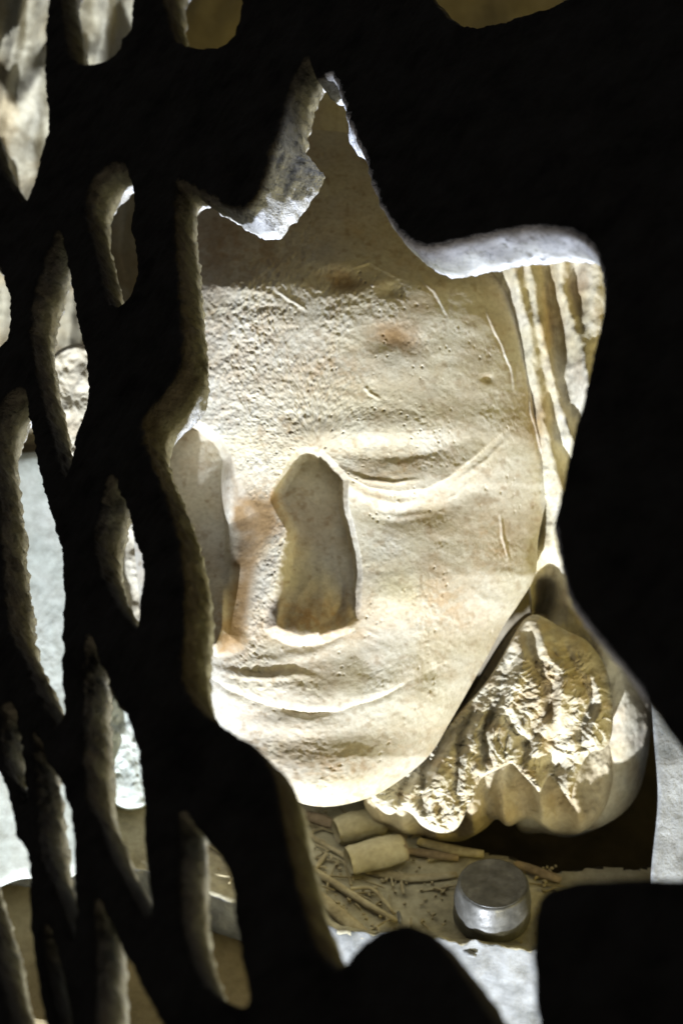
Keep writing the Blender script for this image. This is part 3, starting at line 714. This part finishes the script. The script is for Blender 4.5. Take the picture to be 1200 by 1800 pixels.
def lathe(name, prof, mat, seg=72, wob=0.0):
    th = np.linspace(0, 2 * np.pi, seg, endpoint=False)
    V = [(r * math.cos(t) * (1 + wob * math.cos(3 * t)) + cc[0], r * math.sin(t) * (1 + wob * math.cos(2 * t + 1)) + cc[1], z + cc[2]) for r, z in prof for t in th]
    F = [tuple(f) for f in grid_faces(len(prof), seg)]
    F += [tuple(range(seg)), tuple(range((len(prof) - 1) * seg, len(prof) * seg))]
    o = mesh_obj(name, V, F, mat, root)
    bm = bmesh.new(); bm.from_mesh(o.data); bmesh.ops.recalc_face_normals(bm, faces=bm.faces); bm.to_mesh(o.data); bm.free()
    return o
lathe('cap_wall', [(0.0142, 0.0004), (0.0145, 0.001), (0.0146, 0.0024), (0.0143, 0.0030), (0.01455, 0.0095), (0.0144, 0.0105), (0.0134, 0.0170), (0.0131, 0.0178), (0.0126, 0.0183)], mcap, wob=0.004)
lathe('cap_top', [(0.0126, 0.01835), (0.0122, 0.0185), (0.0117, 0.0184), (0.006, 0.0184), (0.001, 0.0185)], mcap, wob=0.004)

# ------------------------------------------------------------------ the pierced stone screen
NV = np.array([0.56, -0.60, 0.57]); NV /= np.linalg.norm(NV)          # from the outer face inwards (right, up, forward)
P0 = np.array([(350 - 600) / FPX, (900 - 600) / FPX, 1.0]) * 0.82     # outer face passes here
THICK = 0.0178
E1 = np.cross(np.array([0, 1.0, 0]), NV); E1 /= np.linalg.norm(E1)
E2 = np.cross(NV, E1)
def to_plane(px, py):
    ray = np.array([(px - 600) / FPX, (900 - py) / FPX, 1.0])
    t = (NV @ P0) / (NV @ ray)
    q = ray * t - P0
    return (q @ E1, q @ E2)
HOLES = {
 'A': [(-80, -60), (75, -60), (77, 60), (78, 150), (83, 200), (84, 228), (70, 272), (45, 350), (22, 335), (-10, 270), (-50, 150), (-80, 40)],
 'B': [(112, -60), (226, -60), (226, 52), (211, 62), (208, 84), (188, 102), (152, 112), (124, 100), (114, 40)],
 'C': [(298, -60), (426, -60), (420, 10), (412, 45), (398, 76), (370, 82), (322, 76), (300, 50)],
 'D': [(735, -70), (1070, -70), (1000, -8), (920, 24), (850, 44), (805, 38), (768, 2)],
 'E': [(156, 325), (184, 294), (218, 287), (226, 310), (232, 350), (227, 400), (237, 440), (237, 480), (229, 510), (214, 532), (190, 530), (180, 490), (165, 430), (152, 375)],
 'F': [(100, 407), (107, 411), (112, 440), (120, 490), (130, 540), (140, 590), (148, 622), (150, 665), (154, 690), (147, 722), (134, 755), (114, 838), (95, 782), (74, 690), (56, 600), (58, 540), (72, 480), (90, 432)],
 'G': [(-90, 430), (-10, 460), (8, 500), (15, 545), (14, 582), (0, 606), (-70, 620)],
 'H': [(34, 680), (43, 694), (50, 740), (62, 800), (75, 860), (90, 920), (102, 962), (107, 1010), (107, 1100), (106, 1165), (107, 1240), (100, 1272), (62, 1205), (46, 1160), (20, 1110), (10, 1040), (4, 940), (-4, 850), (-12, 760), (8, 700)],
 'I': [(192, 838), (202, 840), (206, 862), (215, 885), (221, 905), (232, 940), (244, 970), (247, 1005), (246, 1040), (243, 1075), (237, 1105), (225, 1090), (205, 1060), (190, 1025), (175, 1000), (166, 960), (168, 930), (175, 900), (183, 860)],
 'J': [(152, 1115), (161, 1132), (169, 1160), (181, 1190), (191, 1218), (204, 1240), (218, 1252), (226, 1285), (241, 1322), (245, 1366), (247, 1450), (250, 1500), (260, 1583), (254, 1610), (228, 1558), (196, 1500), (171, 1432), (154, 1397), (150, 1310), (145, 1222), (146, 1140)],
 'K': [(60, 1289), (71, 1312), (87, 1345), (101, 1366), (106, 1397), (117, 1424), (124, 1467), (126, 1520), (128, 1653), (111, 1607), (91, 1548), (73, 1500), (65, 1415), (58, 1312)],
 'L': [(2, 1243), (26, 1242), (31, 1285), (38, 1345), (41, 1408), (21, 1366), (2, 1345)],
 'M': [(-60, 1310), (-4, 1356), (10, 1394), (24, 1460), (42, 1500), (48, 1541), (49, 1583), (52, 1660), (61, 1712), (75, 1800), (95, 1880), (42, 1880), (18, 1797), (0, 1716), (-25, 1600), (-60, 1480)],
 'N': [(168, 1578), (178, 1602), (196, 1636), (213, 1678), (228, 1700), (241, 1730), (255, 1758), (271, 1786), (310, 1880), (165, 1880), (168, 1800), (168, 1695), (164, 1607)],
 'O': [(77, 1622), (87, 1640), (98, 1677), (110, 1723), (113, 1750), (119, 1786), (124, 1850), (108, 1850), (98, 1795), (84, 1730), (75, 1677)],
 'P': [(312, 1429), (326, 1430), (350, 1460), (368, 1485), (385, 1506), (396, 1530), (403, 1565), (406, 1607), (413, 1650), (420, 1690), (433, 1752), (420, 1765), (378, 1744), (350, 1716), (332, 1670), (318, 1590), (314, 1485)],
 'Q': [(309, 318), (345, 332), (372, 345), (402, 364), (434, 362), (456, 330), (481, 255), (501, 185), (519, 128), (538, 100), (552, 138), (578, 130), (599, 165), (611, 210), (640, 280), (661, 350), (686, 396), (715, 425), (748, 436), (800, 426), (880, 410),
       (945, 403), (1003, 411), (1036, 434), (1051, 468), (1056, 512), (1045, 590), (1015, 720), (991, 830), (976, 900), (973, 950), (985, 1020), (1010, 1076), (1060, 1142), (1122, 1222), (1200, 1325), (1262, 1400), (1275, 1470), (1250, 1535), (1120, 1542),
       (1010, 1546), (955, 1563), (934, 1600), (930, 1680), (935, 1770), (950, 1890), (900, 1890), (868, 1800), (812, 1705), (765, 1643), (722, 1622), (680, 1626), (632, 1655), (598, 1692), (580, 1690), (556, 1650), (528, 1560), (506, 1470), (492, 1390), (478, 1345), (452, 1312), (408, 1285),
       (366, 1256), (336, 1222), (322, 1180), (327, 1080), (325, 1000), (314, 935), (290, 864), (267, 800), (254, 758), (258, 728), (292, 692), (318, 645), (323, 600), (318, 520), (312, 430)],
}
VOX = 0.00108
def plane_xy(pts):
    return np.array([to_plane(x, y) for x, y in pts])
cor = plane_xy(((-230, -230), (1340, -230), (1340, 1990), (-230, 1990)))
gx = np.arange(cor[:, 0].min(), cor[:, 0].max(), VOX); gy = np.arange(cor[:, 1].min(), cor[:, 1].max(), VOX)
gz = np.arange(-THICK / 2 - 4 * VOX, THICK / 2 + 4.5 * VOX, VOX)
GX, GY = np.meshgrid(gx, gy, indexing='ij')
sd = np.full(GX.shape, 0.03)                      # + in the stone, - in an opening
for k, pts in HOLES.items():
    L = smooth_loop(pts, 14.0)
    L = L + 0.0 * np.stack([vnoise2(np.arange(len(L)) / 1.3, np.zeros(len(L)) + 0.3, 7), vnoise2(np.arange(len(L)) / 1.3, np.zeros(len(L)) + 0.3, 8)], -1)
    Q = plane_xy(L)
    m = 0.014
    i0, i1 = np.searchsorted(gx, (Q[:, 0].min() - m, Q[:, 0].max() + m)); j0, j1 = np.searchsorted(gy, (Q[:, 1].min() - m, Q[:, 1].max() + m))
    if i1 - i0 < 2 or j1 - j0 < 2: continue
    v = -inpoly(GX[i0:i1, j0:j1], GY[i0:i1, j0:j1], [tuple(q) for q in Q])
    sd[i0:i1, j0:j1] = np.minimum(sd[i0:i1, j0:j1], v)
bo = np.minimum(np.minimum(GX - gx[0], gx[-1] - GX), np.minimum(GY - gy[0], gy[-1] - GY)) - 2.2 * VOX
rough_e = 0.25 + 0.75 * sstep(to_plane(640, 700)[0], to_plane(480, 700)[0], GX)
sd = sd + rough_e * (0.0007 * fbm2(GX * 330 + 4 * fbm2(GX * 60, GY * 60, 207, 2), GY * 330, 201, 3, 0.65) * sstep(-0.3, 0.4, fbm2(GX * 45, GY * 45, 203, 2)) + 0.0010 * np.minimum(0, fbm2(GX * 90, GY * 90, 205, 2) + 0.3))
sd = np.minimum(sd, bo)
zt = gz / (THICK / 2)
flare = 0.0032 * np.clip(zt - 0.1, 0, 1) ** 1.5 + 0.0004 * np.clip(-zt, 0, 1) ** 2
bx_, by_ = to_plane(530, 255)
local = 0.0135 * np.exp(-(((GX - bx_) / 0.016) ** 2 + ((GY - by_) / 0.022) ** 2))
A3 = sd[:, :, None] - flare[None, None, :] + local[:, :, None] * np.clip(zt + 0.9, 0, 2)[None, None, :] * 0.55
B3 = (THICK / 2 - np.abs(gz))[None, None, :] + 0 * A3
kk = 0.0010
hh = np.clip(0.5 + 0.5 * (B3 - A3) / kk, 0, 1)
F3 = B3 * (1 - hh) + A3 * hh - kk * hh * (1 - hh)
def surface_nets(F, ox, oy, oz, h):
    ins = F > 0
    c = np.zeros(tuple(d - 1 for d in F.shape), np.int8)
    for dx in (0, 1):
        for dy in (0, 1):
            for dz in (0, 1):
                c += ins[dx:F.shape[0] - 1 + dx, dy:F.shape[1] - 1 + dy, dz:F.shape[2] - 1 + dz]
    act = np.argwhere((c > 0) & (c < 8))
    idx = np.full(c.shape, -1, np.int32); idx[tuple(act.T)] = np.arange(len(act))
    P = np.zeros((len(act), 3)); cnt = np.zeros(len(act))
    cs = [(a, b, d) for a in (0, 1) for b in (0, 1) for d in (0, 1)]
    for p in cs:
        for ax in range(3):
            if p[ax]: continue
            q = list(p); q[ax] = 1
            fa = F[act[:, 0] + p[0], act[:, 1] + p[1], act[:, 2] + p[2]]; fb = F[act[:, 0] + q[0], act[:, 1] + q[1], act[:, 2] + q[2]]
            m = (fa > 0) != (fb > 0)
            t = np.where(m, fa / np.where(m, fa - fb, 1), 0)
            e = np.tile(np.array(p, float), (len(act), 1)); e[:, ax] = t
            P += e * m[:, None]; cnt += m
    P = P / cnt[:, None] + act
    V = np.stack([ox + P[:, 0] * h, oy + P[:, 1] * h, oz + P[:, 2] * h], -1)
    faces = []
    for ax in range(3):
        b1, b2 = (ax + 1) % 3, (ax + 2) % 3
        sl0 = [slice(None)] * 3; sl1 = [slice(None)] * 3
        sl0[ax] = slice(0, -1); sl1[ax] = slice(1, None)
        x = ins[tuple(sl0)] != ins[tuple(sl1)]
        e = np.argwhere(x)
        ok = (e[:, b1] > 0) & (e[:, b2] > 0) & (e[:, b1] < c.shape[b1]) & (e[:, b2] < c.shape[b2])
        e = e[ok]
        quad = []
        for o1, o2 in ((-1, -1), (0, -1), (0, 0), (-1, 0)):
            q = e.copy(); q[:, b1] += o1; q[:, b2] += o2
            quad.append(idx[q[:, 0], q[:, 1], q[:, 2]])
        quad = np.stack(quad, -1)
        flip = ~ins[tuple(e.T)]
        quad[flip] = quad[flip][:, ::-1]
        faces.append(quad)
    return V, np.concatenate(faces)
SV, SF = surface_nets(F3, gx[0], gy[0], gz[0], VOX)
me2 = bpy.data.meshes.new('pierced_screen')
me2.vertices.add(len(SV)); me2.vertices.foreach_set('co', SV.ravel())
me2.loops.add(SF.size); me2.loops.foreach_set('vertex_index', SF.ravel().astype(np.int32))
me2.polygons.add(len(SF)); me2.polygons.foreach_set('loop_start', np.arange(0, SF.size, 4, dtype=np.int32))
me2.update(calc_edges=True)
so = bpy.data.objects.new('pierced_screen', me2); COL.objects.link(so)
n = len(me2.vertices); co = np.empty(n * 3); me2.vertices.foreach_get('co', co); co = co.reshape(-1, 3)
no = np.empty(n * 3); me2.vertices.foreach_get('normal', no); no = no.reshape(-1, 3)
inner = sstep(-0.2, 1.0, co[:, 2] / (THICK / 2))
rg = 0.3 + 0.7 * sstep(to_plane(640, 700)[0], to_plane(480, 700)[0], co[:, 0])
chip = np.exp(-(((co[:, 0] - bx_) / 0.018) ** 2 + ((co[:, 1] - by_) / 0.026) ** 2))  # broken lobe: rougher surface, and where lamp light is painted on
disp = 0.0005 * rg * vnoise3(co * np.array([520, 95, 520]), 25) + 0.0003 * rg * vnoise3(co * np.array([900, 240, 900]), 26) + 0.00022 * vnoise3(co * 310 + 3 * vnoise3(co * 90, 27)[:, None], 23) + chip * (0.0007 * vnoise3(co * 380, 13) + 0.0004 * vnoise3(co * 800, 14)) + 0.0007 * vnoise3(co * 70, 3) + 0.00045 * vnoise3(co * 420 + 2 * vnoise3(co * 130, 29)[:, None], 5) * (0.2 + 1.0 * inner) + 0.00035 * vnoise3(co * 900, 7) * (0.3 + inner)
co = co + no * disp[:, None]
me2.vertices.foreach_set('co', co.ravel()); me2.update()
ca = me2.color_attributes.new('stain_light', 'FLOAT_COLOR', 'POINT')
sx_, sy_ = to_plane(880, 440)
lit_strip = 0.6 * np.exp(-(((co[:, 0] - sx_) / 0.03) ** 2 + ((co[:, 1] - sy_) / 0.008) ** 2))
lit_mask = np.clip((chip * 1.8 + lit_strip + 0.8 * sstep(0.002, 0.0075, co[:, 2] + 0.002 * vnoise3(co * 160, 19)) * sstep(0.92, 0.7, no[:, 2])) * sstep(-0.0085, -0.005, co[:, 2]) * (1 + 0.5 * vnoise3(co * 200, 17)), 0, 1)  # light painted on the chamfer, right strip and inner rims
cb = np.zeros((n, 4), np.float32); cb[:, 0] = lit_mask * sstep(0.97, 0.85, no[:, 2]); cb[:, 1] = sstep(0.85, 0.97, no[:, 2]); cb[:, 3] = 1  # second channel darkens the back face to cut its bounced light
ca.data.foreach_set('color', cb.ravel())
me2.polygons.foreach_set('use_smooth', np.ones(len(me2.polygons), bool))
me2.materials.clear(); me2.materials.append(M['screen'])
mid = P0 + NV * THICK / 2
w0 = cam2w(*mid)
def dirw(v): return v[0] * RGT + v[1] * UPV + v[2] * FWD
W = Matrix.Identity(4)
for k, v in enumerate((E1, E2, NV)):
    d = dirw(v)
    for r in range(3): W[r][k] = d[r]
for r in range(3): W[r][3] = w0[r]
so.matrix_world = W
tag(so, 'thick dark pierced stone screen with almond and star-shaped openings in the foreground', 'screen')
